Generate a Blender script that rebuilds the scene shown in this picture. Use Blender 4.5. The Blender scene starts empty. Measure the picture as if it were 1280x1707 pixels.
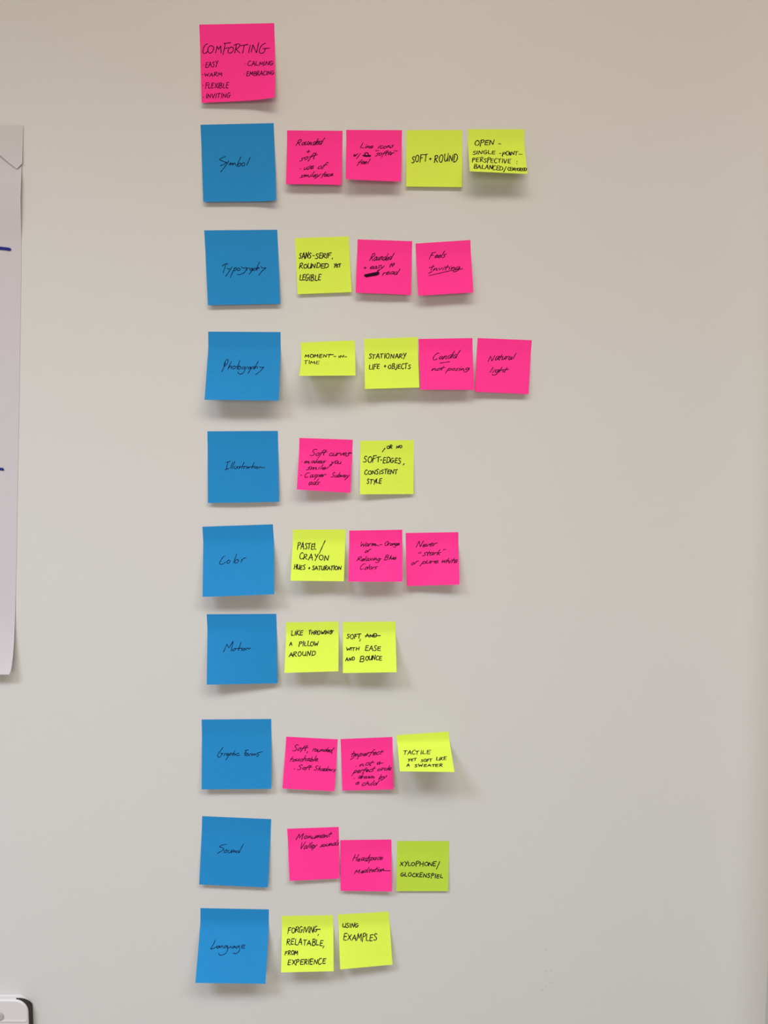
import bpy, bmesh, math, random
from mathutils import Vector

# ------------------------------------------------------------------ camera
W, H, F = 1280.0, 1707.0, 1381.0          # photograph frame and focal length in its pixels
CAM = Vector((0.0, -1.172, 1.50))
PITCH = math.radians(5.0)                 # looking slightly down
scene = bpy.context.scene
cd = bpy.data.cameras.new('camera'); cam = bpy.data.objects.new('camera', cd)
scene.collection.objects.link(cam)
cam.location = CAM
cam.rotation_euler = (math.radians(90) - PITCH, 0, 0)
cd.sensor_fit = 'VERTICAL'; cd.sensor_height = 24.0; cd.lens = F / H * 24.0
cd.clip_start = 0.01
scene.camera = cam
FWD = Vector((0, math.cos(PITCH), -math.sin(PITCH)))
UP = Vector((0, math.sin(PITCH), math.cos(PITCH)))
RT = Vector((1, 0, 0))

# ------------------------------------------------------------------ world, lights, exposure
vs = scene.view_settings
vs.view_transform = 'Standard'; vs.look = 'None'; vs.gamma = 1.0; vs.use_curve_mapping = False
vs.exposure = 0.0
world = bpy.data.worlds.new('world'); scene.world = world; world.use_nodes = True
world.node_tree.nodes['Background'].inputs[0].default_value = (0.9, 0.93, 1.0, 1)
world.node_tree.nodes['Background'].inputs[1].default_value = 0.0

def area(name, loc, target, sx, sy, power, col, spread=180):
    l = bpy.data.lights.new(name, 'AREA'); l.shape = 'RECTANGLE'; l.size = sx; l.size_y = sy
    l.energy = power; l.color = col; l.spread = math.radians(spread)
    o = bpy.data.objects.new(name, l); scene.collection.objects.link(o)
    o.location = loc
    o.rotation_euler = (Vector(target) - Vector(loc)).to_track_quat('-Z', 'Y').to_euler()
    return o
# louvred ceiling panels (pointing straight down), then fills added to shape the wall's brightness
area('ceiling_lamp_left', (-1.35, -1.75, 2.96), (-1.35, -1.75, 0), 1.0, 0.6, 61.6, (0.71, 0.81, 1.0), 130)
area('ceiling_lamp_right', (1.05, -1.75, 2.96), (1.05, -1.75, 0), 1.0, 0.6, 23.5, (0.60, 0.90, 1.0), 130)
area('overhead_fill_right', (1.2, -1.9, 2.96), (1.2, -1.9, 0), 1.0, 0.6, 19.0, (1.0, 0.62, 0.65), 180)  # added wide-spread fill, no fixture of its own; evens the wall's falloff
area('overhead_fill_middle', (0.0, -1.5, 2.96), (0.0, -1.5, 0), 1.0, 0.6, 23.5, (1.0, 0.93, 0.76), 180)  # extra fill from above, added to lift the dark top of the wall
area('rear_fill_light', (-0.6, -4.9, 1.45), (-0.6, 0, 1.35), 2.4, 1.3, 61.5, (1.0, 0.864, 0.727), 180)  # invented soft fill floating behind the camera, no window there

# ------------------------------------------------------------------ pixel <-> place
def ray(px, py):
    return FWD + RT * ((px - W / 2) / F) - UP * ((py - H / 2) / F)
def on_plane(px, py, out=0.0):
    """Point of the plane `out` metres in front of the wall seen at a photograph pixel."""
    d = ray(px, py); t = (-out - CAM.y) / d.y
    return CAM + d * t
def proj(p):
    d = p - CAM; z = d.dot(FWD)
    return (W / 2 + F * d.x / z, H / 2 - F * d.dot(UP) / z)

# ------------------------------------------------------------------ materials
def new_mat(name):
    m = bpy.data.materials.new(name); m.use_nodes = True
    return m, m.node_tree.nodes, m.node_tree.links, m.node_tree.nodes['Principled BSDF']
def noisy(name, col, rough=0.6, amp=0.04, scale=60, bump=0.05, bscale=400, spec=0.3):
    m, n, l, b = new_mat(name)
    tc = n.new('ShaderNodeTexCoord')
    nz = n.new('ShaderNodeTexNoise'); nz.inputs['Scale'].default_value = scale; nz.inputs['Detail'].default_value = 4
    l.new(tc.outputs['Object'], nz.inputs['Vector'])
    mx = n.new('ShaderNodeMix'); mx.data_type = 'RGBA'
    mx.inputs['A'].default_value = (*[c * (1 - amp) for c in col], 1)
    mx.inputs['B'].default_value = (*[min(1, c * (1 + amp)) for c in col], 1)
    l.new(nz.outputs['Fac'], mx.inputs['Factor']); l.new(mx.outputs['Result'], b.inputs['Base Color'])
    b.inputs['Roughness'].default_value = rough
    b.inputs['Specular IOR Level'].default_value = spec
    if bump:
        n2 = n.new('ShaderNodeTexNoise'); n2.inputs['Scale'].default_value = bscale
        l.new(tc.outputs['Object'], n2.inputs['Vector'])
        bp = n.new('ShaderNodeBump'); bp.inputs['Strength'].default_value = bump; bp.inputs['Distance'].default_value = 0.0005
        l.new(n2.outputs['Fac'], bp.inputs['Height']); l.new(bp.outputs['Normal'], b.inputs['Normal'])
    return m
def paper(name, col, trans=0.22, amp=0.16):
    m = noisy(name, col, 0.75, amp, 900, 0.15, 1500, 0.12)
    n, l = m.node_tree.nodes, m.node_tree.links
    b = n['Principled BSDF']; out = n['Material Output']
    tr = n.new('ShaderNodeBsdfTranslucent'); tr.inputs[0].default_value = (*col, 1)
    ms = n.new('ShaderNodeMixShader'); ms.inputs[0].default_value = trans
    l.new(b.outputs[0], ms.inputs[1]); l.new(tr.outputs[0], ms.inputs[2]); l.new(ms.outputs[0], out.inputs['Surface'])
    return m
M_WALL = noisy('painted_wall', (0.546, 0.538, 0.509), 0.45, 0.012, 5, 0.06, 300, 0.25)
M_FLOOR = noisy('floor_carpet', (0.30, 0.27, 0.25), 0.9, 0.2, 40, 0.3, 600)
M_CEIL = noisy('ceiling_paint', (0.70, 0.66, 0.61), 0.8, 0.02, 10, 0.1)
PAPER = {
    'pink': paper('pink_paper', (1.0, 0.038, 0.282), 0.10, 0.10),
    'blue': paper('blue_paper', (0.018, 0.232, 0.52), 0.10, 0.22),
    'yellow': paper('yellow_paper', (0.70, 0.91, 0.085), 0.18),
    'green': paper('green_paper', (0.50, 0.69, 0.055), 0.14),
    'white': paper('chart_paper', (0.565, 0.535, 0.545), 0.12, 0.02),
}
M_INK = noisy('black_ink', (0.012, 0.010, 0.018), 0.8, 0.2, 200, 0, spec=0.04)
M_INKB = noisy('blue_black_ink', (0.006, 0.012, 0.045), 0.8, 0.2, 200, 0, spec=0.04)
M_INKP = noisy('black_ink_on_pink', (0.035, 0.006, 0.020), 0.8, 0.2, 200, 0, spec=0.04)
M_MARK = noisy('blue_marker', (0.022, 0.026, 0.19), 0.8, 0.1, 200, 0, spec=0.05)
M_SMUDGE = noisy('smudge', (0.47, 0.455, 0.43), 0.6, 0.1, 200, 0)
M_PLAST = noisy('white_plastic', (0.58, 0.545, 0.54), 0.35, 0.01, 50, 0.02, 500, 0.4)
M_RUBBER = noisy('dark_rubber', (0.030, 0.020, 0.018), 0.6, 0.2, 100, 0)
M_SCREW = noisy('grey_plug', (0.36, 0.33, 0.33), 0.4, 0.05, 100, 0)

# ------------------------------------------------------------------ builders
def mesh_obj(name, verts, faces, mat, parent=None, smooth=False):
    me = bpy.data.meshes.new(name); me.from_pydata([tuple(v) for v in verts], [], faces); me.materials.append(mat)
    if smooth:
        for p in me.polygons: p.use_smooth = True
    me.update()
    o = bpy.data.objects.new(name, me); scene.collection.objects.link(o)
    if parent: o.parent = parent; o.matrix_parent_inverse = parent.matrix_world.inverted()
    return o
def box(name, lo, hi, mat, parent=None):
    x0, y0, z0 = lo; x1, y1, z1 = hi
    v = [(x0,y0,z0),(x1,y0,z0),(x1,y1,z0),(x0,y1,z0),(x0,y0,z1),(x1,y0,z1),(x1,y1,z1),(x0,y1,z1)]
    f = [(0,3,2,1),(4,5,6,7),(0,1,5,4),(1,2,6,5),(2,3,7,6),(3,0,4,7)]
    return mesh_obj(name, v, f, mat, parent)
def catmull(pts, n=6):
    if len(pts) < 3: return pts
    out = []
    for i in range(len(pts) - 1):
        p0 = pts[max(i-1, 0)]; p1 = pts[i]; p2 = pts[i+1]; p3 = pts[min(i+2, len(pts)-1)]
        for k in range(n):
            t = k / n
            out.append(tuple(0.5*(2*p1[a]+(p2[a]-p0[a])*t+(2*p0[a]-5*p1[a]+4*p2[a]-p3[a])*t*t+(3*p1[a]-p0[a]-3*p2[a]+p3[a])*t**3) for a in (0, 1)))
    out.append(pts[-1]); return out
def resample(pts, step):
    out = [pts[0]]
    for a, b in zip(pts, pts[1:]):
        d = math.dist(a, b); n = max(1, int(math.ceil(d / step)))
        for k in range(1, n + 1):
            out.append((a[0]+(b[0]-a[0])*k/n, a[1]+(b[1]-a[1])*k/n))
    return out
def ribbon(verts, faces, pts, surf, wpx, lift=0.00012, seed=0, wob=0.12):
    """Flat ink stroke lying on a surface. pts: photograph pixels; surf maps one to (point, normal)."""
    if len(pts) < 2: return
    pts = resample(pts, 1.1)
    P = [surf(*p) for p in pts]; n = len(P); base = len(verts)
    rnd = random.Random(seed); ph = rnd.random() * 6
    if n < 2: return
    dirs = []
    for i in range(n):
        t = P[min(i+1, n-1)][0] - P[max(i-1, 0)][0]
        dirs.append(t.normalized() if t.length > 1e-9 else (dirs[-1] if dirs else Vector((1, 0, 0))))
    w0 = wpx / F * 1.18
    # rounded caps: one extra pair beyond each end
    seq = [(P[0][0] - dirs[0]*w0*0.42, P[0][1], dirs[0], 0.45)]
    for i in range(n):
        seq.append((P[i][0], P[i][1], dirs[i], 1.0 + wob*math.sin(ph + i*0.55)))
    seq.append((P[-1][0] + dirs[-1]*w0*0.42, P[-1][1], dirs[-1], 0.45))
    for p, nn, t, k in seq:
        s = t.cross(nn).normalized() * (w0 * 0.5 * k)
        q = p + nn * lift
        verts.append(q - s); verts.append(q + s)
    for i in range(len(seq) - 1):
        a = base + 2*i; faces.append((a, a+1, a+3, a+2))

# single-stroke hand lettering: x and y in tenths of the cap height, '~' = rounded stroke
CAPS = {
 'A': (7.4, "0 0 3.6 10 7 0|1.2 3.6 6.5 3.9"), 'B': (6.6, "0.9 10 0.5 0|~0.3 9.4 4.2 10 5.4 7.8 3.8 5.8 1 5.2 4.8 4.9 6.1 2.5 4.2 0.2 0.2 0"),
 'C': (6.2, "~6 9.2 3.6 9.9 1.1 7.5 0.3 3.8 1.7 0.6 3.8 0 6 1.3"), 'D': (7.2, "0.9 9.6 0.5 0|~0 9.6 3.5 9.9 6.5 7.5 6.5 3 4 0.5 0.2 0"),
 'E': (6.0, "0.9 9.7 0.4 0.2 5.4 0.2|0.9 9.6 5.9 9.9|0.6 5.1 4.9 5.4"), 'F': (5.8, "0.9 9.8 0.3 -0.6|0.4 9.5 6 10.1|0.6 5.2 4.7 5.6"),
 'G': (7.0, "~5.8 9.2 3.6 9.9 1.1 7.6 0.3 3.8 1.7 0.5 4.3 0.2 5.7 2 5.9 4.3|3.4 4.2 7.4 4.7"), 'H': (6.6, "0.6 10 0.3 0|6.2 10 6 0|0.4 5 6.2 5.3"),
 'I': (1.8, "1.1 9.8 0.8 0"), 'J': (4.8, "~4.4 9.8 4.2 3 3.1 -2.2 1.3 -2.8 0 -1"),
 'K': (6.2, "0.8 10 0.4 0|5.8 9.7 0.8 4.6 6 0"), 'L': (5.2, "0.8 9.8 0.4 0.5 5.2 0.2"),
 'M': (8.4, "0 0 1.4 9.6 4 2.6 7 9.8 8 0"), 'N': (7.0, "0.2 0 0.9 9.6 5.8 0.2 6.7 10"),
 'O': (6.9, "~3.8 9.6 1 8 0.3 4 2 0.4 4.8 0.4 6.5 3.5 6.1 7.6 3.6 9.7"), 'P': (6.0, "1 9.4 0.4 -2|~0.2 8.8 3.4 10.3 5.7 8.7 4.7 6 0.9 4.7"),
 'R': (6.4, "0.9 9.6 0.3 0|~0.1 8.8 3.4 10.2 5.4 8.4 4.4 6 1 4.9|1 4.9 6.3 0"), 'S': (5.6, "~5.3 9.2 3 9.9 1 8 2.4 5.8 4.7 3.9 4.4 1 2.2 0 0.1 0.9"),
 'T': (6.2, "0 9.5 6.3 10|3.1 9.7 2.8 0"), 'U': (6.6, "~0.5 9.8 0.4 3.4 2 0.3 4.6 0.9 5.9 4|6.3 9.8 6.1 0"),
 'V': (6.2, "0.2 9.8 3 0 6.2 10"), 'W': (8.8, "0.2 9.8 2 0.2 4.4 6.8 6.4 0.2 8.8 10"),
 'X': (6.2, "0.4 9.6 6 0|6 9.9 0.2 0.2"), 'Y': (5.9, "0.3 9.8 2.9 5|5.8 10 1.8 -1.8"), ' ': (4, ""),
}
LOW = {
 'a': (5.4, "~4.5 4.7 2.4 5.3 0.6 3.5 0.8 0.9 2.4 0.5 4.1 3.1|4.6 5.1 4.1 0.9 5.4 0.6"), 'b': (5.0, "1.4 10 0.5 0.2|~0.7 2.5 2.8 5 4.5 3.8 3.9 1 2 0 0.5 0.5"),
 'c': (4.6, "~4.2 4.6 2.4 5.2 0.6 3.2 1 0.5 2.6 0.1 4.7 1.2"), 'd': (5.4, "~4.2 4.5 2 5.2 0.5 3 1 0.5 2.8 0.6 4.4 3.6|5.8 10.3 4.7 4 4.4 0"),
 'e': (4.8, "~0.6 2.5 3.2 2.9 4.2 4.2 2.8 5.3 0.9 4 0.5 1.5 2 0.1 5 1.2"), 'f': (3.8, "~5 8.8 3.7 9.9 2.4 7.4 1.3 1.5 0.4 -3|0 4.8 4.6 5.2"),
 'g': (5.2, "~4.3 4.6 2.2 5.2 0.5 3.4 1.1 0.8 2.9 1.2 4.5 4.6|~4.6 4.9 4.5 0 3 -3.4 0.4 -4 -1.2 -2.6"), 'h': (5.2, "1.4 10 0.3 0|~0.4 2.2 2.4 5 3.9 4.4 3.7 1.2 5 0.6"),
 'i': (2.2, "1.2 5 0.8 0.3|1.6 7.4 1.9 7.8"), 'k': (4.8, "1.4 10 0.3 0|4.4 5.2 0.8 2.4 4.8 0.3"), 'l': (2.2, "1.8 10 0.5 0.1"),
 'm': (7.8, "0.9 5 0.3 0.1 2.1 4.9 3.3 4.6 2.9 0.3 4.9 4.9 6.2 4.5 6 0.9 7.8 0.9"), 'n': (5.4, "0.9 5 0.3 0.1 2.4 4.9 3.9 4.5 3.6 1 5.4 0.9"),
 'o': (4.8, "~2.8 5 0.8 3.8 0.7 1 2.5 0.2 4.2 2.2 3.9 4.5 2.5 5.1"), 'p': (5.0, "1.3 5.4 -0.6 -4.6|~0.8 3.6 3 5.3 4.6 3.9 3.6 1.2 0.6 0.7"),
 'r': (4.0, "0.9 5 0.4 0.1|~0.5 2.6 1.8 4.7 4.2 5.1"), 's': (4.2, "~4.4 5.2 2.2 5.1 1.2 3.9 2.9 2.4 2.7 0.7 0 0"),
 't': (3.8, "2.2 9 0.9 0.6 2.2 0.2|-0.2 5.2 4.4 5.6"), 'u': (5.2, "~0.7 5 0.4 1.2 1.8 0.2 3.6 1.5 4.5 5|4.5 5 4.2 0.7 5.2 0.6"),
 'v': (4.4, "0.4 5 1.8 0.2 4.4 5.2"), 'w': (6.6, "0.4 5 1.1 0.2 3.1 4.2 3.9 0.2 6.4 5.2"), 'x': (4.6, "0.4 5 4.2 0.2|4.6 5.2 0 0.1"),
 'y': (5.0, "0.4 5 1.5 1.4 3.2 1.5|5 5.2 2.4 -0.5 -0.8 -4.4"),
}
def word_strokes(text, x0, y0, x1, y1, hgt, slant, seed, jit):
    """Lettering of a word between two baseline ends, as polylines in the same units as x0..y1."""
    rnd = random.Random(seed)
    adv = []
    for ch in text:
        g = LOW.get(ch) if ch.islower() else CAPS.get(ch)
        adv.append(g[0] + 1.5 if not ch.islower() else g[0] + 0.35)
    adv = [a * (1 + rnd.uniform(-1, 1)*0.16*jit) for a in adv]
    tot = sum(adv) - 1.0
    sl = math.tan(math.radians(slant))
    ky = hgt / 10.0
    last = 10 if text[-1].isupper() or text[-1] in 'dlkfbh' else 5
    kx = (x1 - x0 - (last - 0) * ky * sl * 0.8) / tot
    res = []; cx = 0.0
    for ch, a in zip(text, adv):
        g = LOW.get(ch) if ch.islower() else CAPS.get(ch)
        dy = rnd.uniform(-jit, jit); sc = 1 + rnd.uniform(-jit, jit) * 0.2; rot = rnd.uniform(-0.06, 0.06) * jit
        for st in g[1].split('|'):
            st = st.strip()
            if not st: continue
            sm = st.startswith('~'); v = [float(q) for q in st.replace('~', '').split()]
            pts = [(v[i], v[i+1]) for i in range(0, len(v), 2)]
            pts = [(px + rnd.uniform(-1, 1)*0.34*jit, py + rnd.uniform(-1, 1)*0.38*jit) for px, py in pts]
            if sm: pts = catmull(pts, 5)
            o = []
            for px, py in pts:
                py = (py + px*rot) * sc + dy
                X = x0 + (cx + px) * kx + py * ky * sl
                t = (X - x0) / (x1 - x0)
                o.append((X, y0 + (y1 - y0) * t - py * ky))
            res.append(o)
        cx += a
    return res

# ------------------------------------------------------------------ one sticky note
class Sheet:
    """Square of paper glued along its top; the rest bends away from the wall."""
    V0, V1 = 0.14, 0.33
    def __init__(s, c, base, lift=None, bow=0.0, ramp=None, corner=0.0):
        s.base = base; s.bow = bow; s.corner = corner
        if ramp: s.V0, s.V1 = ramp
        (tl, tr, br, bl) = c
        s.TL = on_plane(*tl, base); s.TR = on_plane(*tr, base)
        L = (s.TR - s.TL).length
        s.L = L
        s.side = []
        s.fit = []
        for top, pb, k in ((s.TL, bl, 0), (s.TR, br, 1)):
            if lift: phi = math.radians(lift[k])
            else:
                best = None; prev = None
                for i in range(0, 141):
                    ph = math.radians(5 + i * 0.5)
                    D, Hh = s.table(ph)
                    g = (on_plane(*pb, base + L * Hh[-1]) - top); g.y = 0
                    e = g.length - L * D[-1]
                    if best is None or abs(e) < best[0] - 1e-9: best = (abs(e), ph)
                    if prev is not None and prev * e < 0: best = (0, ph); break
                    prev = e
                phi = best[1]
            D, Hh = s.table(phi)
            B = on_plane(*pb, base + L * Hh[-1])
            s.side.append((top, B, [d / D[-1] for d in D], [h * L for h in Hh]))
            s.fit.append(round(math.degrees(phi)))
    def table(s, phi, n=24):
        D = [0.0]; Hh = [0.0]
        for i in range(n):
            v = (i + 0.5) / n; t = min(1, max(0, (v - s.V0) / (s.V1 - s.V0))); t = t*t*(3-2*t)
            D.append(D[-1] + math.cos(phi*t)/n); Hh.append(Hh[-1] + math.sin(phi*t)/n)
        return D, Hh
    def edge(s, k, v):
        top, B, D, Hh = s.side[k]; n = len(D) - 1
        f = min(max(v * n, 0), n - 1e-6); i = int(f); f -= i
        d = D[i] + (D[i+1]-D[i])*f; h = Hh[i] + (Hh[i+1]-Hh[i])*f
        p = top.lerp(B, d); p.y = -(s.base + h)
        return p
    def at(s, u, v):
        p = s.edge(0, v).lerp(s.edge(1, v), u)
        p.y -= s.bow * (1 - (2*u-1)**2) * max(0.0, v - 0.15)**2
        p.y -= s.corner * (max(0.0, u + v - 1.55)/0.45)**2
        return p
    def normal(s, u, v, e=0.01):
        du = s.at(u+e, v) - s.at(u-e, v); dv = s.at(u, v+e) - s.at(u, v-e)
        n = dv.cross(du).normalized()
        return n if n.y < 0 else -n
    def surf(s, px, py):
        u, v = 0.5, 0.5
        for _ in range(7):
            a = proj(s.at(u, v)); eu = proj(s.at(u+0.004, v)); ev = proj(s.at(u, v+0.004))
            ax, ay = (eu[0]-a[0])/0.004, (eu[1]-a[1])/0.004; bx, by = (ev[0]-a[0])/0.004, (ev[1]-a[1])/0.004
            rx, ry = px-a[0], py-a[1]; det = ax*by - ay*bx
            u += (rx*by - ry*bx)/det; v += (ax*ry - ay*rx)/det
            u = min(max(u, 0.0), 1.0); v = min(max(v, 0.0), 1.0)
            if abs(rx) + abs(ry) < 0.01: break
        return s.at(u, v), s.normal(min(max(u, .01), .99), min(max(v, .01), .99))
def P(*a): return a

FIT = []
def note(label, colour, corners, zoom, ink, lift=None, bow=0.0, base=0.0003, group=None, width=1.6, slant=6, jit=0.35, ramp=None, mat=None, seed=0, corner=0.0):
    sh = Sheet(corners, base, lift, bow, ramp, corner)
    FIT.append((label[:40], sh.fit))
    nu, nv = 14, 24
    origin = (sh.TL + sh.TR) / 2
    verts = [sh.at(i/nu, j/nv) - origin for j in range(nv+1) for i in range(nu+1)]
    faces = [(j*(nu+1)+i, (j+1)*(nu+1)+i, (j+1)*(nu+1)+i+1, j*(nu+1)+i+1) for j in range(nv) for i in range(nu)]
    o = mesh_obj('sticky_note', verts, faces, PAPER[colour], None, True)
    o.location = origin
    bpy.context.view_layer.update()
    o['label'] = label; o['category'] = 'sticky note'
    o['group'] = group
    ox, oy, s = zoom
    imat = mat or {'blue': M_INKB, 'pink': M_INKP}.get(colour, M_INK)
    for k, item in enumerate(ink):
        kind = item[0]; V = []; Fc = []; w = width
        if kind == 'w':                       # lettering from the stroke alphabet
            _, text, x0, y0, x1, y1, hh = item[:7]
            strokes = word_strokes(text, x0, y0, x1, y1, hh, item[7] if len(item) > 7 else slant, seed*131 + k, jit)
            name = 'handwritten_word'; lab = None
        else:                                 # strokes followed by hand
            name, strokes = item[1], []
            if len(item) > 3: w = item[3]
            for st in item[2].split('|'):
                st = st.strip(); sm = st.startswith('~'); v = [float(q) for q in st.replace('~', '').split()]
                pts = [(v[i], v[i+1]) for i in range(0, len(v), 2)]
                strokes.append(catmull(pts, 5) if sm else pts)
        for q, st in enumerate(strokes):
            ribbon(V, Fc, [(ox + x/s, oy + y/s) for x, y in st], sh.surf, w, 0.00012 + 0.00001*(q % 5), seed*7+k*13+q)
        V = [v - origin for v in V]
        c = mesh_obj(name, V, Fc, imat, None)
        c.parent = o
    return o

# ------------------------------------------------------------------ the setting
XR = 0.572
def struct(o): o['kind'] = 'structure'; return o
wall = struct(box('wall_back', (-3.0, 0, 0), (XR + 0.3, 0.12, 3.0), M_WALL))
struct(box('wall_right', (XR, -0.09, 0), (XR + 0.3, 0.0, 3.0), M_WALL))
struct(box('floor', (-3.0, -5.0, -0.1), (3.0, 0.12, 0), M_FLOOR))
struct(box('ceiling', (-3.0, -5.0, 3.0), (3.0, 0.12, 3.1), M_CEIL))
struct(box('wall_left', (-3.12, -5.0, 0), (-3.0, 0.12, 3.0), M_WALL))
def wall_surf(px, py): return on_plane(px, py, 0.0), Vector((0, -1, 0))
def wall_mark(strokes, w):
    V = []; Fc = []
    for q, st in enumerate(strokes):
        ribbon(V, Fc, catmull(st, 4), wall_surf, w, 0.0001, q)
    mesh_obj('smudge', V, Fc, M_SMUDGE).parent = wall
wall_mark([[(901, 1581), (904, 1583)], [(908, 1582), (911, 1584.5)]], 1.3)
wall_mark([[(907, 1620), (911, 1618.5)], [(917, 1617.5), (919, 1619)]], 1.3)
wall_mark([[(900, 1651), (905, 1650)], [(908, 1645), (911, 1644)], [(915, 1639), (921, 1637)]], 1.7)
wall_mark([[(1082, 303), (1083.5, 303.5)]], 1.0)
wall_mark([[(982, 856.5), (983, 857.5)]], 1.2)
wall_mark([[(687.2, 1371), (687.4, 1372.5)]], 0.9)

# ------------------------------------------------------------------ sticky notes
G4 = 'large blue category notes'; GP = 'small pink notes'; GY = 'small yellow notes'
Z = (320, 20, 8)
note('large neon pink sticky note headed COMFORTING, alone at the top', 'pink',
     ((332,41),(457,38.5),(459,165.8),(336,171.5)), Z, [
     ('s','handwritten_word','~208 425 175 442 148 500 150 545 175 554 215 520|~243 450 215 480 215 530 245 550 283 512 286 465 250 449|315 545 335 455 352 502 385 450 388 547|442 428 430 500 412 568|425 421 515 411|430 490 490 475|~520 468 485 500 485 540 515 549 550 512 547 475 514 467|592 440 570 547|~560 446 610 425 640 440 620 475 580 496|585 496 637 547|650 450 745 434|697 445 675 549|777 440 755 546|790 537 810 435 860 547 890 411|~978 419 935 440 900 500 905 545 945 549 972 515 976 487|945 491 1035 482', 1.35),
     ('s','bullet_dot','152 708 158 707'), ('w','EASY',178,742,352,720,68), ('s','bullet_dot','140 832 146 832'), ('w','WARM',165,860,408,854,50),
     ('s','bullet_dot','145 982 150 981'), ('w','FLEXIBLE',178,1022,495,1010,68), ('s','bullet_dot','148 1138 153 1137'), ('w','INVITING',188,1152,518,1140,60),
     ('s','bullet_dot','710 692 715 691'), ('w','CALMING',740,718,1085,712,60), ('s','bullet_dot','693 828 698 827'), ('w','EMBRACING',725,855,1100,832,56)],
     group='large sticky notes in the left column', seed=1, width=1.2, lift=(5, 10), jit=0.6, corner=0.007)
BL = 'large sticky notes in the left column'
def blue(word, desc, corners, zoom, strokes, seed, **k):
    note('large blue sticky note reading %s, %s' % (word, desc), 'blue', corners, zoom,
         [('s', 'handwritten_word', st) for st in strokes], group=BL, seed=seed, width=1.15, **k)
blue('Symbol', 'below the large pink note', ((334,208),(456,205.2),(460.8,335.8),(338.7,336.5)), (320,190,8), [
 '~450 570 430 572 375 600 370 612 400 625 440 640 445 655 420 675 375 692|450 640 460 655 475 650|490 625 470 660 430 715 385 772|490 680 520 645 510 682 545 650 540 682 572 650 580 685|652 572 620 640 598 695|~600 695 625 700 650 680 655 662 640 655 612 680|~690 650 668 665 665 690 690 692 705 670 692 648|775 580 750 640 730 682'], 2, corner=0.005)
blue('Typography', 'second blue one from the top', ((340.2,384),(462,383),(467,506.5),(346.5,508.8)), (330,370,8.533), [
 '345 628 375 602 415 588 420 605|395 600 380 660 358 720|415 655 430 674 450 662|485 640 450 690 395 772|530 650 500 700 458 790|~510 660 540 650 548 668 530 690 500 690|~575 655 560 670 562 690 585 690 600 670 575 652|~615 638 650 658 690 650 680 690 650 725 600 748 558 745|690 690 700 657 735 655|~768 655 745 665 740 688 755 690 772 668|778 656 772 690|808 655 770 690 728 745|~800 660 825 655 828 672 805 688 780 685|875 570 850 620 832 690|~840 675 855 650 870 650 862 670|895 632 910 655 935 655 968 652|968 655 920 690 866 755'], 3)
blue('Photography', 'its lower edge lifting off the wall', ((347,552.8),(467.5,553.5),(464.5,668),(340.8,666.5)), (330,540,8), [
 '365 520 345 580 318 635|~345 560 362 505 385 475 402 482 392 525 365 558 345 570|445 500 420 550 398 605|~400 600 430 562 445 562 440 600|~482 560 460 580 465 600 490 595 500 575 480 560|560 485 540 540 515 600|495 572 560 560|~555 568 530 590 540 605 565 595 570 575 552 566|~612 570 590 580 587 600 608 598 625 575|~630 572 622 620 600 655 570 670 540 660 532 640|638 602 650 575 668 572|~695 572 672 585 672 602 692 592 702 575|704 574 700 602|722 572 700 610 665 660|~715 580 740 568 748 580 722 600|805 500 775 550 745 605|~755 600 775 570 792 572 788 598|820 572 845 582 880 575|880 575 830 630 768 678'], 4, bow=0.004)
blue('Illustration', 'between the Photography and Color notes', ((345.5,719),(463,718.3),(465,836.5),(346.5,838.5)), (330,700,8.533), [
 '395 605 430 595 460 590|428 598 412 650 402 698|380 712 405 702 440 690|495 600 480 640 465 690|525 590 505 640 490 690|~532 655 517 680 525 695 548 685 560 660|562 658 560 690|~600 662 580 668 598 682 575 694|655 605 635 650 620 690|598 667 680 660|648 690 665 660 690 662|~712 664 690 680 700 692 722 670|726 668 726 690|800 605 780 650 765 692|735 670 815 660|802 668 795 690|~835 665 815 685 838 690 855 670 832 662|865 690 880 665 895 668 905 682 950 676'], 5, bow=0.002)
blue('Color', 'between the Illustration and Motion notes', ((337.3,878),(454.8,874),(457,990.5),(337.5,995)), (325,860,8.533), [
 '~430 570 400 585 370 630 352 668 358 688 390 685 440 655|~482 628 458 645 458 672 485 668 500 640 480 627|592 545 570 610 545 672|~600 618 570 645 572 670 600 665 620 635 597 617|655 662 668 618|~662 640 690 606 722 598'], 6, bow=0.002)
blue('Motion', 'between the Color and Graphic Forms notes', ((344.5,1024),(460.5,1023.3),(462.5,1139),(344.5,1141.5)), (330,1010,8.533), [
 '362 655 413 545 438 600 500 500 485 570 470 642|~525 606 497 618 495 640 518 634 540 610 522 604|610 520 595 570 572 638|545 608 628 600|628 602 615 635|~660 603 635 620 640 636 662 628 672 606 655 602|680 630 695 600 718 602 714 618 750 598'], 7)
blue('Graphic Forms', 'with two words, below the Motion note', ((336,1199.5),(452,1198.5),(452,1315),(336,1316)), (325,1185,8.533), [
 '~400 515 370 560 330 610 322 645 345 660 372 640 386 612 362 606|362 606 400 602|412 642 420 608 442 602|~468 603 445 620 450 635 468 622|477 604 474 632|502 600 475 640 438 700|~498 606 522 600 516 620 490 630|570 565 545 600 533 637|~540 628 556 606 567 612 560 635|582 610 576 633|~625 600 600 610 595 630 610 638 640 628',
 '712 567 735 558 758 555|728 562 715 605 705 642|700 602 742 596|~750 608 725 625 735 640 755 630 758 610 748 607|768 641 778 612 798 606|795 636 815 606 820 636 840 606 845 636 865 606 872 630|~960 580 920 590 890 598 885 610 905 625 900 640 878 650'], 8)
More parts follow.
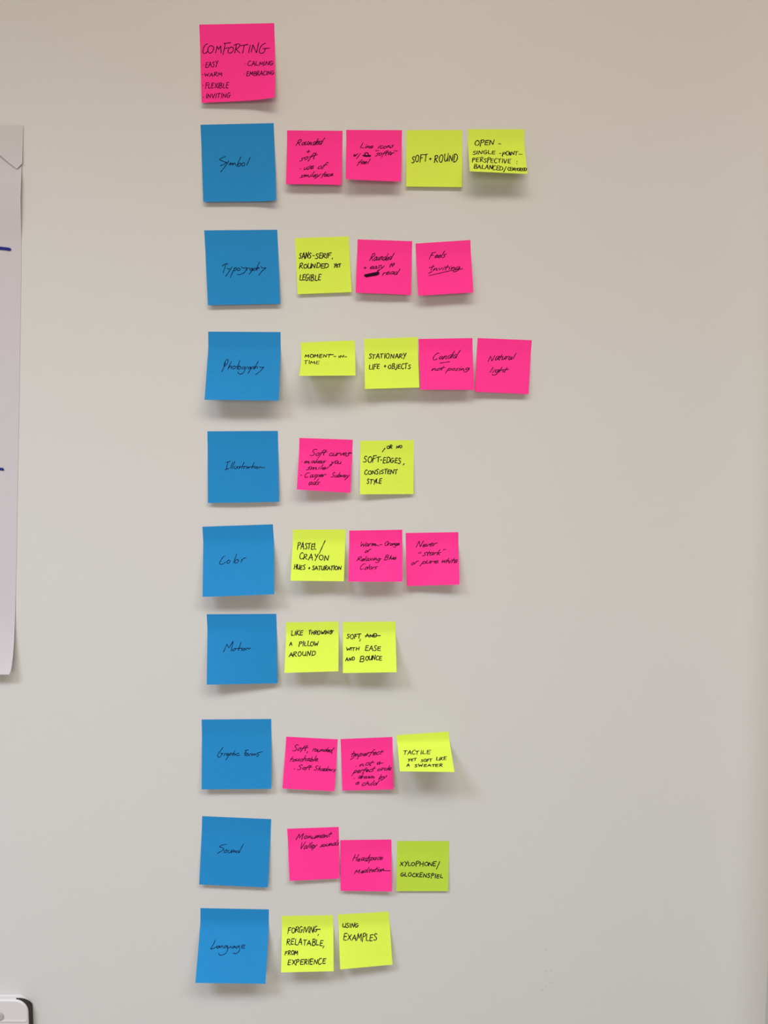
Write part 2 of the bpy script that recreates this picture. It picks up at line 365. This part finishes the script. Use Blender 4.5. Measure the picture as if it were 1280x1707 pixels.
blue('Sound', 'between the Graphic Forms and Language notes', ((337,1360.5),(452,1365.5),(446.5,1479.5),(332,1474.5)), (325,1350,8.533), [
 '~445 488 410 495 365 510 350 525 375 535 405 548 400 570 370 590 322 618|~450 568 420 585 420 608 445 605 458 580 446 567|~482 570 470 600 485 612 508 597 522 570|522 570 512 608|525 608 540 572 552 575 548 607 566 580 576 584 572 607|~622 580 592 585 587 608 610 606 636 588|690 485 655 550 628 614'], 9)
blue('Language', 'lowest in the column', ((334,1513.8),(448,1516),(442.5,1640),(325.5,1638.5)), (315,1500,8), [
 '350 540 325 595 288 655|~288 655 320 650 360 632 372 618|~402 614 375 625 375 645 395 637 408 616|410 614 410 640|420 640 430 615 445 612 450 640|~498 610 470 620 465 640 488 636 505 612|~505 612 515 660 500 700 460 730 415 738 395 712|~520 612 515 640 533 641 556 618|557 616 560 640|~605 618 576 630 578 645 598 637 612 618|613 616 616 640|~660 614 630 625 630 645 652 637 668 615|~670 612 675 660 660 695 625 718 590 710|~700 628 740 614 735 598 710 608 700 635 715 648 742 640'], 10)

def pink(lab, corners, zoom, ink, seed, grp, **k):
    k.setdefault('slant', 24); k.setdefault('width', 1.22); k.setdefault('jit', 0.75)
    note(lab, 'pink', corners, zoom, ink, group=grp, seed=seed, **k)
def yell(lab, corners, zoom, ink, seed, grp, **k):
    k.setdefault('jit', 0.75); k.setdefault('width', 1.5)
    col = k.pop('col', 'yellow')
    note(lab, col, corners, zoom, ink, group=grp, seed=seed, **k)

g = 'notes in the Symbol row'
Z = (465, 200, 5.818)
pink('small pink sticky note about a rounded smiley face, right of the Symbol note', ((478.4,217.3),(571,218),(569,308.5),(476.5,307)), Z, [
 ('w','Rounded',165,250,430,240,62), ('s','plus_sign','270 310 302 305|290 292 282 320'), ('w','soft',198,400,362,370,52), ('s','bullet_dot','202 475 208 474'),
 ('w','use',238,484,332,470,50), ('w','of',372,475,460,462,46), ('w','smiley',205,556,398,550,46), ('w','face',412,552,525,542,42)], 11, g, bow=0.002)
pink('small pink sticky note about line icons, with a scribbled-out word', ((577,216.5),(670,217),(668.5,302.5),(576,298.5)), Z, [
 ('w','Line',785,275,914,272,46), ('w','icons',955,276,1104,270,46), ('w','w',716,356,758,350,44), ('s','slash','752 376 790 325'),
 ('s','scribble','812 342 890 350 815 348 892 344 822 352 885 354|~832 340 836 322 852 318 864 328 868 342',1.8),
 ('s','quotation_mark','935 300 950 296|952 298 968 296'), ('w','softer',932,350,1114,340,48), ('s','quotation_mark','1116 298 1130 296|1134 302 1148 302'), ('w','feel',760,430,880,426,46)], 12, g, bow=-0.002)
Z = (670, 200, 5.818)
yell('small yellow-green sticky note reading SOFT + ROUND', ((677.5,217),(770.5,216.7),(770,312),(677,311)), Z, [
 ('w','SOFT',92,412,246,405,66), ('s','plus_sign','266 378 284 376|276 370 274 386'), ('w','ROUND',312,408,550,402,68)], 13, g, col='yellow')
yell('small yellow sticky note about single-point perspective, curling up at the row end', ((780,215.5),(874,215.5),(879,290),(783,285.5)), Z, [
 ('w','OPEN',705,245,892,243,44), ('s','dash','935 232 958 232'), ('w','SINGLE',685,335,908,330,34), ('s','dash','945 324 960 325'), ('w','POINT',972,345,1130,341,36),
 ('s','dash','1132 332 1165 334'), ('w','PERSPECTIVE',680,404,1062,422,40), ('s','colon','1115 402 1116 405|1114 422 1114 425'),
 ('w','BALANCED',698,468,978,490,38), ('s','slash','985 505 1012 452'), ('w','CENTERED',1024,492,1212,495,28)], 14, g)
g = 'notes in the Typography row'
Z = (480, 385, 5.818)
yell('small yellow sticky note about sans-serif lettering, right of the Typography note', ((491.5,397),(581,394),(586,487),(496,490.5)), Z, [
 ('w','SANS',105,270,232,260,54), ('s','dash','240 240 256 239'), ('w','SERIF',265,266,420,258,50), ('s','comma','432 262 428 274'),
 ('w','ROUNDED',110,362,400,358,46), ('w','YET',445,350,512,350,30), ('w','LEGIBLE',112,480,328,478,54)], 15, g)
pink('small pink sticky note about easy reading, with a blacked-out word', ((596,399),(687,402),(685,492),(592.5,488)), Z, [
 ('w','Rounded',788,292,1022,280,70), ('s','plus_sign','735 360 758 357|748 348 745 370'), ('w','easy',793,368,928,358,48), ('w','to',980,352,1030,345,48),
 ('s','scribble','742 428 790 416 878 400 884 408 760 428 740 438 870 412 882 420 750 444 800 436 876 424 746 434 760 446 860 428|868 402 872 386 886 378|850 404 876 398',1.9), ('w','read',912,430,1078,420,52)], 16, g, bow=0.002)
Z = (580, 385, 5.818)
pink('small pink sticky note reading Feels Inviting, underlined', ((692.5,406),(784,400),(789,487.5),(697,493)), Z, [
 ('w','Feels',785,272,946,256,54), ('w','Inviting',795,388,1085,370,48), ('s','serif','778 414 815 394|786 358 836 345'), ('s','underline','~788 434 880 412 1000 385 1110 368')], 17, g)
g = 'notes in the Photography row'
Z = (490, 550, 5.818)
yell('small yellow sticky note about a moment in time, bent far out from the wall', ((501,571),(590.5,567.5),(592.5,626),(498.5,626.5)), Z, [
 ('w','MOMENT',105,268,362,267,30), ('s','pen_tail','350 241 384 240'), ('s','dash','386 258 406 257'), ('w','IN',430,268,480,265,20), ('s','dash','488 261 512 261'), ('w','TIME',98,330,250,330,32)], 18, g, ramp=(0.08,0.5))
yell('small yellow sticky note about stationary life and objects, touching a pink one', ((607,565),(696,562),(699,646),(608,648.5)), Z, [
 ('w','STATIONARY',725,277,1088,275,46), ('w','LIFE',728,382,830,378,50), ('s','plus_sign','874 352 892 351|884 342 882 362'), ('w','OBJECTS',912,376,1132,378,44)], 19, g, base=0.0009)
Z = (680, 550, 5.818)
pink('small pink sticky note reading Candid not posing, touching a yellow one', ((697.5,565),(787.5,563.5),(790.5,650),(701,649.5)), Z, [
 ('w','Candid',235,292,488,272,62), ('s','dash','308 322 405 308'), ('w','not',225,400,352,386,42), ('w','posing',378,396,592,392,44)], 20, g)
pink('small pink sticky note reading Natural light', ((796,563.5),(886.5,567),(881,657),(791.5,653)), Z, [
 ('w','Natural',775,302,1045,282,62), ('w','light',788,416,960,408,52)], 21, g)
g = 'notes in the Illustration row'
Z = (485, 720, 5.818)
pink('small pink sticky note about soft curves, covered in five lines of handwriting', ((499,730),(588,733),(584,821.5),(494.5,816)), Z, [
 ('w','Soft',180,234,335,228,54), ('w','curves',362,234,572,232,56), ('s','pen_tail','560 208 592 206'), ('s','bullet_dot','105 288 109 288'), ('w','makes',126,304,334,302,48),
 ('w','you',382,308,488,312,48), ('s','pen_tail','396 318 345 355'), ('w','smile',148,370,342,362,46), ('s','bullet_dot','96 421 102 420',1.8), ('w','Casper',125,442,330,438,50), ('w','Subway',385,440,562,440,44), ('w','ads',165,516,276,512,50)], 22, g, bow=0.002)
yell('small yellow sticky note about soft edges, with words added above by an arrow', ((600.5,735),(690,733.5),(689,823.5),(600,824)), Z, [
 ('s','insertion_mark','885 194 914 156 902 168'), ('w','OR',930,165,984,162,32), ('w','NO',1022,158,1080,152,28),
 ('w','SOFT',700,297,866,290,54), ('s','dash','868 273 882 272'), ('w','EDGES',892,300,1066,304,50), ('s','comma','1097 306 1088 322'), ('w','CONSISTENT',712,412,1038,404,42), ('w','STYLE',733,505,880,495,46)], 23, g)
g = 'notes in the Color row'
Z = (475, 870, 5.818)
yell('small yellow sticky note about pastel crayon hues, right of the Color note', ((488,883),(576,882.5),(573,969),(484,968)), Z, [
 ('w','PASTEL',120,262,308,266,64), ('s','slash','333 305 390 180'), ('w','CRAYON',138,362,424,374,54), ('w','HUES',88,460,198,462,42), ('s','plus_sign','228 450 244 448|236 440 234 458'), ('w','SATURATION',262,466,552,466,38)], 24, g)
pink('small pink sticky note about warm orange or relaxing blue colors', ((582,884.5),(670.5,883),(671,969.5),(580.5,969.5)), Z, [
 ('w','Warm',722,242,880,236,48), ('s','pen_tail','~870 222 895 228 912 236'), ('s','dash','918 222 940 220'), ('w','Orange',962,230,1112,226,38), ('w','or',770,300,828,294,48), ('w','Relaxing',695,382,924,374,46),
 ('s','bullet_dot','930 358 935 357'), ('w','Blue',960,368,1078,362,42), ('w','Colors',722,464,892,458,50)], 25, g, bow=0.002)
Z = (570, 870, 5.818)
pink('small pink sticky note against pure white, last in the Color row', ((676,888.5),(764,887),(766,974.5),(678,977)), Z, [
 ('w','Never',718,246,910,236,52), ('s','quotation_mark','738 308 750 292|755 308 768 292'), ('w','stark',780,330,966,320,54), ('s','quotation_mark','984 274 992 264|998 272 1006 264'),
 ('w','or',668,416,734,408,46), ('w','pure',768,408,930,404,50), ('w','white',960,402,1120,394,50)], 26, g)
g = 'notes in the Motion row'
Z = (465, 1025, 5.818)
yell('small yellow sticky note about throwing a pillow around, right of the Motion note', ((476.5,1037.5),(564,1036),(564,1119),(474,1121.7)), Z, [
 ('w','LIKE',118,200,240,194,44), ('w','THROWING',285,192,516,186,38), ('s','pen_tail','500 160 530 153'), ('w','A',100,302,134,298,40), ('w','PILLOW',192,302,388,298,44), ('w','AROUND',98,405,358,394,46)], 27, g, lift=(28, 28))
yell('small yellow sticky note reading SOFT with ease and bounce, one word struck out', ((571,1037),(659,1036),(661,1120.5),(571.5,1122)), Z, [
 ('w','SOFT',655,230,800,232,46), ('s','comma','791 236 781 257'), ('w','AND',838,218,955,215,32), ('s','strike_line','835 204 983 201'), ('w','WITH',652,346,780,345,32), ('w','EASE',835,346,990,345,42),
 ('w','AND',645,444,740,440,34), ('w','B',782,450,836,450,58), ('w','OUNCE',838,440,1000,438,42)], 28, g, lift=(30, 34))
g = 'notes in the Graphic Forms row'
Z = (465, 1215, 6.4)
pink('small pink sticky note about touchable soft shadows, tilted clockwise', ((477,1228),(563,1232.5),(557.5,1319),(470.5,1314.5)), Z, [
 ('w','Soft',142,234,298,232,60), ('s','comma','308 240 295 260'), ('w','rounded',350,244,580,246,50), ('s','comma','566 252 560 264'), ('w','touchable',112,346,412,345,54), ('s','full_stop','418 350 421 350'),
 ('s','bullet_dot','163 429 169 428'), ('w','Soft',192,436,338,432,44), ('w','Shadows',370,440,605,456,44)], 29, g)
pink('small pink sticky note about an imperfect circle, densely written', ((567.5,1232),(654,1228.5),(656,1316),(570.5,1318)), Z, [
 ('w','Imperfect',768,304,1100,270,54), ('s','serif','762 328 800 306|772 268 815 260'), ('s','bullet_dot','818 399 823 398'), ('w','not',855,402,998,386,52), ('w','a',1038,380,1085,376,46), ('s','pen_tail','1080 368 1112 362'),
 ('w','perfect',792,472,1018,452,50), ('w','circle',1045,450,1195,440,46), ('s','bullet_dot','801 530 806 529'), ('w','drawn',840,532,1026,526,48), ('w','by',1062,536,1146,522,50),
 ('w','a',812,598,850,592,40), ('w','child',880,606,1052,600,50)], 30, g)
Z = (645, 1205, 7.529)
yell('small yellow sticky note about a tactile sweater, standing out with a long shadow', ((660.5,1225.5),(747.5,1219.5),(757.5,1287),(666.5,1285.8)), Z, [
 ('w','TACT',205,402,402,394,46), ('w','ILE',420,392,545,392,44), ('w','YET',262,480,368,474,30), ('w','SOFT',425,488,566,484,32), ('w','LIKE',618,472,748,468,36), ('w','A',245,552,290,548,32), ('w','SWEATER',345,553,704,548,32)], 31, g, ramp=(0.12,0.4), lift=(56, 62))
g = 'notes in the Sound row'
Z = (470, 1370, 6.4)
pink('small pink sticky note with two written lines at its top, highest in the Sound row', ((478.5,1381.5),(564.5,1378.5),(566,1464.5),(482.5,1468.5)), Z, [
 ('w','Monument',148,192,524,158,58), ('w','Valley',180,298,372,268,60), ('w','sounds',402,270,606,248,48)], 32, g)
pink('small pink sticky note about meditation, overlapping its pink neighbour', ((567,1400.5),(652,1399.5),(653.5,1486),(567.5,1485)), Z, [
 ('w','Headspace',748,422,1072,406,62), ('w','Meditation',772,552,1092,526,48), ('s','pen_tail','1085 519 1155 523')], 33, g, base=0.0008)
Z = (640, 1390, 9.846)
yell('small darker lime sticky note reading XYLOPHONE / GLOCKENSPIEL', ((662,1402),(748.5,1402),(747,1485.5),(660.5,1485.5)), Z, [
 ('w','XYLOPHONE',260,522,856,530,64), ('s','slash','860 580 915 455'), ('w','GLOCKENSPIEL',270,694,968,726,66)], 34, g, col='green', lift=(4, 4))
g = 'notes in the Language row'
Z = (460, 1510, 6.095)
yell('small yellow sticky note reading FORGIVING, RELATABLE, FROM EXPERIENCE', ((469,1527),(555,1525.5),(556,1619),(468.5,1621)), Z, [
 ('w','FORGIVING',118,276,428,268,60), ('s','pen_tail','400 240 450 238'), ('s','comma','431 290 425 302'), ('w','RELATABLE',108,394,484,404,58), ('s','comma','488 408 475 430'), ('w','FROM',90,498,230,496,40), ('w','EXPERIENCE',118,598,512,590,54)], 35, g)
yell('small yellow sticky note reading USING EXAMPLES, tilted counterclockwise', ((563,1524.5),(648,1519.5),(654,1608),(567,1616)), Z, [
 ('w','USING',675,218,840,218,44), ('w','EXAMPLES',685,348,1030,354,68)], 36, g)

# ------------------------------------------------------------------ flip chart sheet at the left edge
def chart():
    # right-hand outline followed down the wall, the sheet runs 0.63 m to the left of it
    prof = [(209.5,38.8),(240,38),(272,37),(281,36),(300,35.2),(330,34.2),(360,34.6),(400,35.5),(450,35.2),(600,33),(700,31.3),(850,28.6),(930,27.4),(1000,25.6),(1040,24.6),(1070,23.4),(1095,21.4),(1110,19.6),(1119,17.9),(1124.5,15.0)]
    def lift(py, a):            # a = distance from the right edge in metres
        if py < 1000:
            t = min(1, max(0, (py - 270)/40.0)); q = min(1, max(0, (410 - py)/70.0))
            return 0.0006 + 0.0045*t*t*(3-2*t)*q*q*(3-2*q)
        t = (py - 1000)/125.0
        return 0.001 + 0.016*t*t
    cols = [0, 0.002, 0.005, 0.008, 0.012, 0.018, 0.025, 0.035, 0.05, 0.08, 0.12, 0.2, 0.32, 0.45, 0.63]
    rows = []
    for (y0, x0), (y1, x1) in zip(prof, prof[1:]):
        n = max(1, int((y1-y0)/5)) if y0 < 420 else max(1, int((y1-y0)/10))
        for k in range(n): rows.append((y0+(y1-y0)*k/n, x0+(x1-x0)*k/n))
    rows.append(prof[-1])
    V = []; Fc = []
    origin = on_plane(20, 209, 0)
    for py, px in rows:
        e = on_plane(px, py, lift(py, 0))
        for a in cols:
            h = lift(py, a)
            ez = on_plane(px, py, h) if py > 1000 else e
            V.append(Vector((e.x - a, -h, ez.z)) - origin)
    nc = len(cols)
    for j in range(len(rows)-1):
        for i in range(nc-1):
            Fc.append((j*nc+i, j*nc+i+1, (j+1)*nc+i+1, (j+1)*nc+i))
    o = mesh_obj('flip_chart_sheet', V, Fc, PAPER['white'], None, True); o.location = origin
    o['label'] = 'large white flip chart sheet hanging at the left edge of the wall'; o['category'] = 'paper sheet'
    # top corner folded over to the front, its lower edge standing off the sheet
    top = [(-60, 206.5), (-30, 208), (0, 208.8), (20, 209.6), (33, 210.2), (38.7, 211)]
    low = [(-60, 214), (-30, 236), (0, 258.5), (14, 270.5), (28, 281.5), (37, 272.5)]
    fv = []; ff = []
    for j in range(9):
        t = j/8
        for (ax, ay), (bx, by) in zip(top, low):
            fv.append(on_plane(ax+(bx-ax)*t, ay+(by-ay)*t, 0.0012 + 0.0022*t**2) - origin)
    for j in range(8):
        for i in range(5): ff.append((j*6+i, (j+1)*6+i, (j+1)*6+i+1, j*6+i+1))
    mesh_obj('folded_corner', fv, ff, PAPER['white'], None, True).parent = o
    def srf(px, py): return on_plane(px, py, 0.0012), Vector((0, -1, 0))
    for st, w in (([(-60, 409.5), (0, 413.8), (16.5, 415.8)], 4.8), ([(-60, 779), (0, 781.8), (4.5, 782.2)], 4.2)):
        v = []; f = []
        ribbon(v, f, catmull(st, 4), srf, w, 0.0005, 3, 0.03)
        c = mesh_obj('marker_stroke', [q - origin for q in v], f, M_MARK); c.parent = o
chart()

# ------------------------------------------------------------------ white plastic wall box, bottom left
def wall_box():
    depth = 0.014
    p = on_plane(46, 1667, depth)          # upper right corner of the front face
    x1, z1 = p.x, p.z; w, h, r = 0.16, 0.11, 0.020
    root = bpy.data.objects.new('wall_box', None); scene.collection.objects.link(root)
    root.location = (x1 - w/2, 0, z1 - h)
    root['label'] = 'white rounded plastic box on the wall in the bottom left corner'; root['category'] = 'wall box'
    root.rotation_euler = (0, 0, 0)
    def outline(inset, n=10):
        out = []
        for cx, cz, a0 in ((x1-r, z1-r, 0), (x1-w+r, z1-r, 90), (x1-w+r, z1-h+r, 180), (x1-r, z1-h+r, 270)):
            for k in range(n+1):
                a = math.radians(a0 + 90*k/n)
                out.append((cx + (r-inset)*math.cos(a), cz + (r-inset)*math.sin(a)))
        return out
    def loft(name, rings, mat, cap=True):
        V = []; Fc = []
        for ins, y in rings: V += [Vector((x, y, z)) - root.location for x, z in outline(ins)]
        n = len(outline(0))
        for j in range(len(rings)-1):
            for i in range(n): Fc.append((j*n+i, j*n+(i+1) % n, (j+1)*n+(i+1) % n, (j+1)*n+i))
        if cap: Fc.append(tuple((len(rings)-1)*n + i for i in range(n)))
        o = mesh_obj(name, V, Fc, mat, None); o.parent = root
        for q in o.data.polygons: q.use_smooth = len(q.vertices) == 4
        return o
    loft('back_plate', [(0.0002, -0.0002), (0.0002, -0.005), (0.001, -0.0055)], M_PLAST)
    loft('cover', [(0.0005, -0.0055), (0.0002, -0.0085), (0.0003, -0.0122), (0.0014, -0.0136), (0.003, -depth)], M_PLAST)
    # dark rubber edge running round the upper right corner and down the side
    V = []; Fc = []; path = []
    for k in range(13):
        a = math.radians(84 - 84*k/12); path.append((x1-r + (r+0.0004)*math.cos(a), z1-r + (r+0.0004)*math.sin(a), min(1, 0.35+k/9)))
    path += [(x1+0.0004, z1-r-0.01*k, 1) for k in range(1, 8)]
    for k, (x, z, t) in enumerate(path):
        back = -0.0105 + 0.0095*min(1, max(0, (k-1)/9))
        for dy, ins in ((-0.0118, -0.0006), (-0.0118, 0.0008), (back, 0.0008), (back, -0.0006)):
            nx, nz = (x-(x1-r)), (z-(z1-r))
            if z < z1-r: nx, nz = 1, 0
            l = math.hypot(nx, nz); nx /= l; nz /= l
            V.append(Vector((x+nx*ins, dy, z+nz*ins)) - root.location)
        if k:
            b = 4*(k-1)
            for q in range(4): Fc.append((b+q, b+(q+1) % 4, b+4+(q+1) % 4, b+4+q))
    o = mesh_obj('rubber_edge', V, Fc, M_RUBBER); o.parent = root
    o['label'] = 'dark rubber edge'
    # moulded ridge and round plug
    zr = on_plane(20, 1702, depth).z
    o = box('ridge', (x1-w+0.006, -depth-0.0012, zr-0.0010), (x1-0.003, -depth+0.0005, zr+0.0010), M_PLAST)
    o.parent = root; o.matrix_parent_inverse.identity(); o.location = -root.location
    c = on_plane(0, 1694, depth)
    V = []; Fc = []
    for rr, y in ((0.0056, -depth), (0.0056, -depth-0.0014), (0.0045, -depth-0.0018)):
        V += [Vector((c.x+rr*math.cos(a*math.pi/12), y, c.z+rr*math.sin(a*math.pi/12))) - root.location for a in range(24)]
    for j in range(2):
        for i in range(24): Fc.append((j*24+i, j*24+(i+1) % 24, (j+1)*24+(i+1) % 24, (j+1)*24+i))
    Fc.append(tuple(48+i for i in range(24)))
    mesh_obj('screw_cap', V, Fc, M_SCREW).parent = root
wall_box()
for f in FIT: print('FIT', *f)
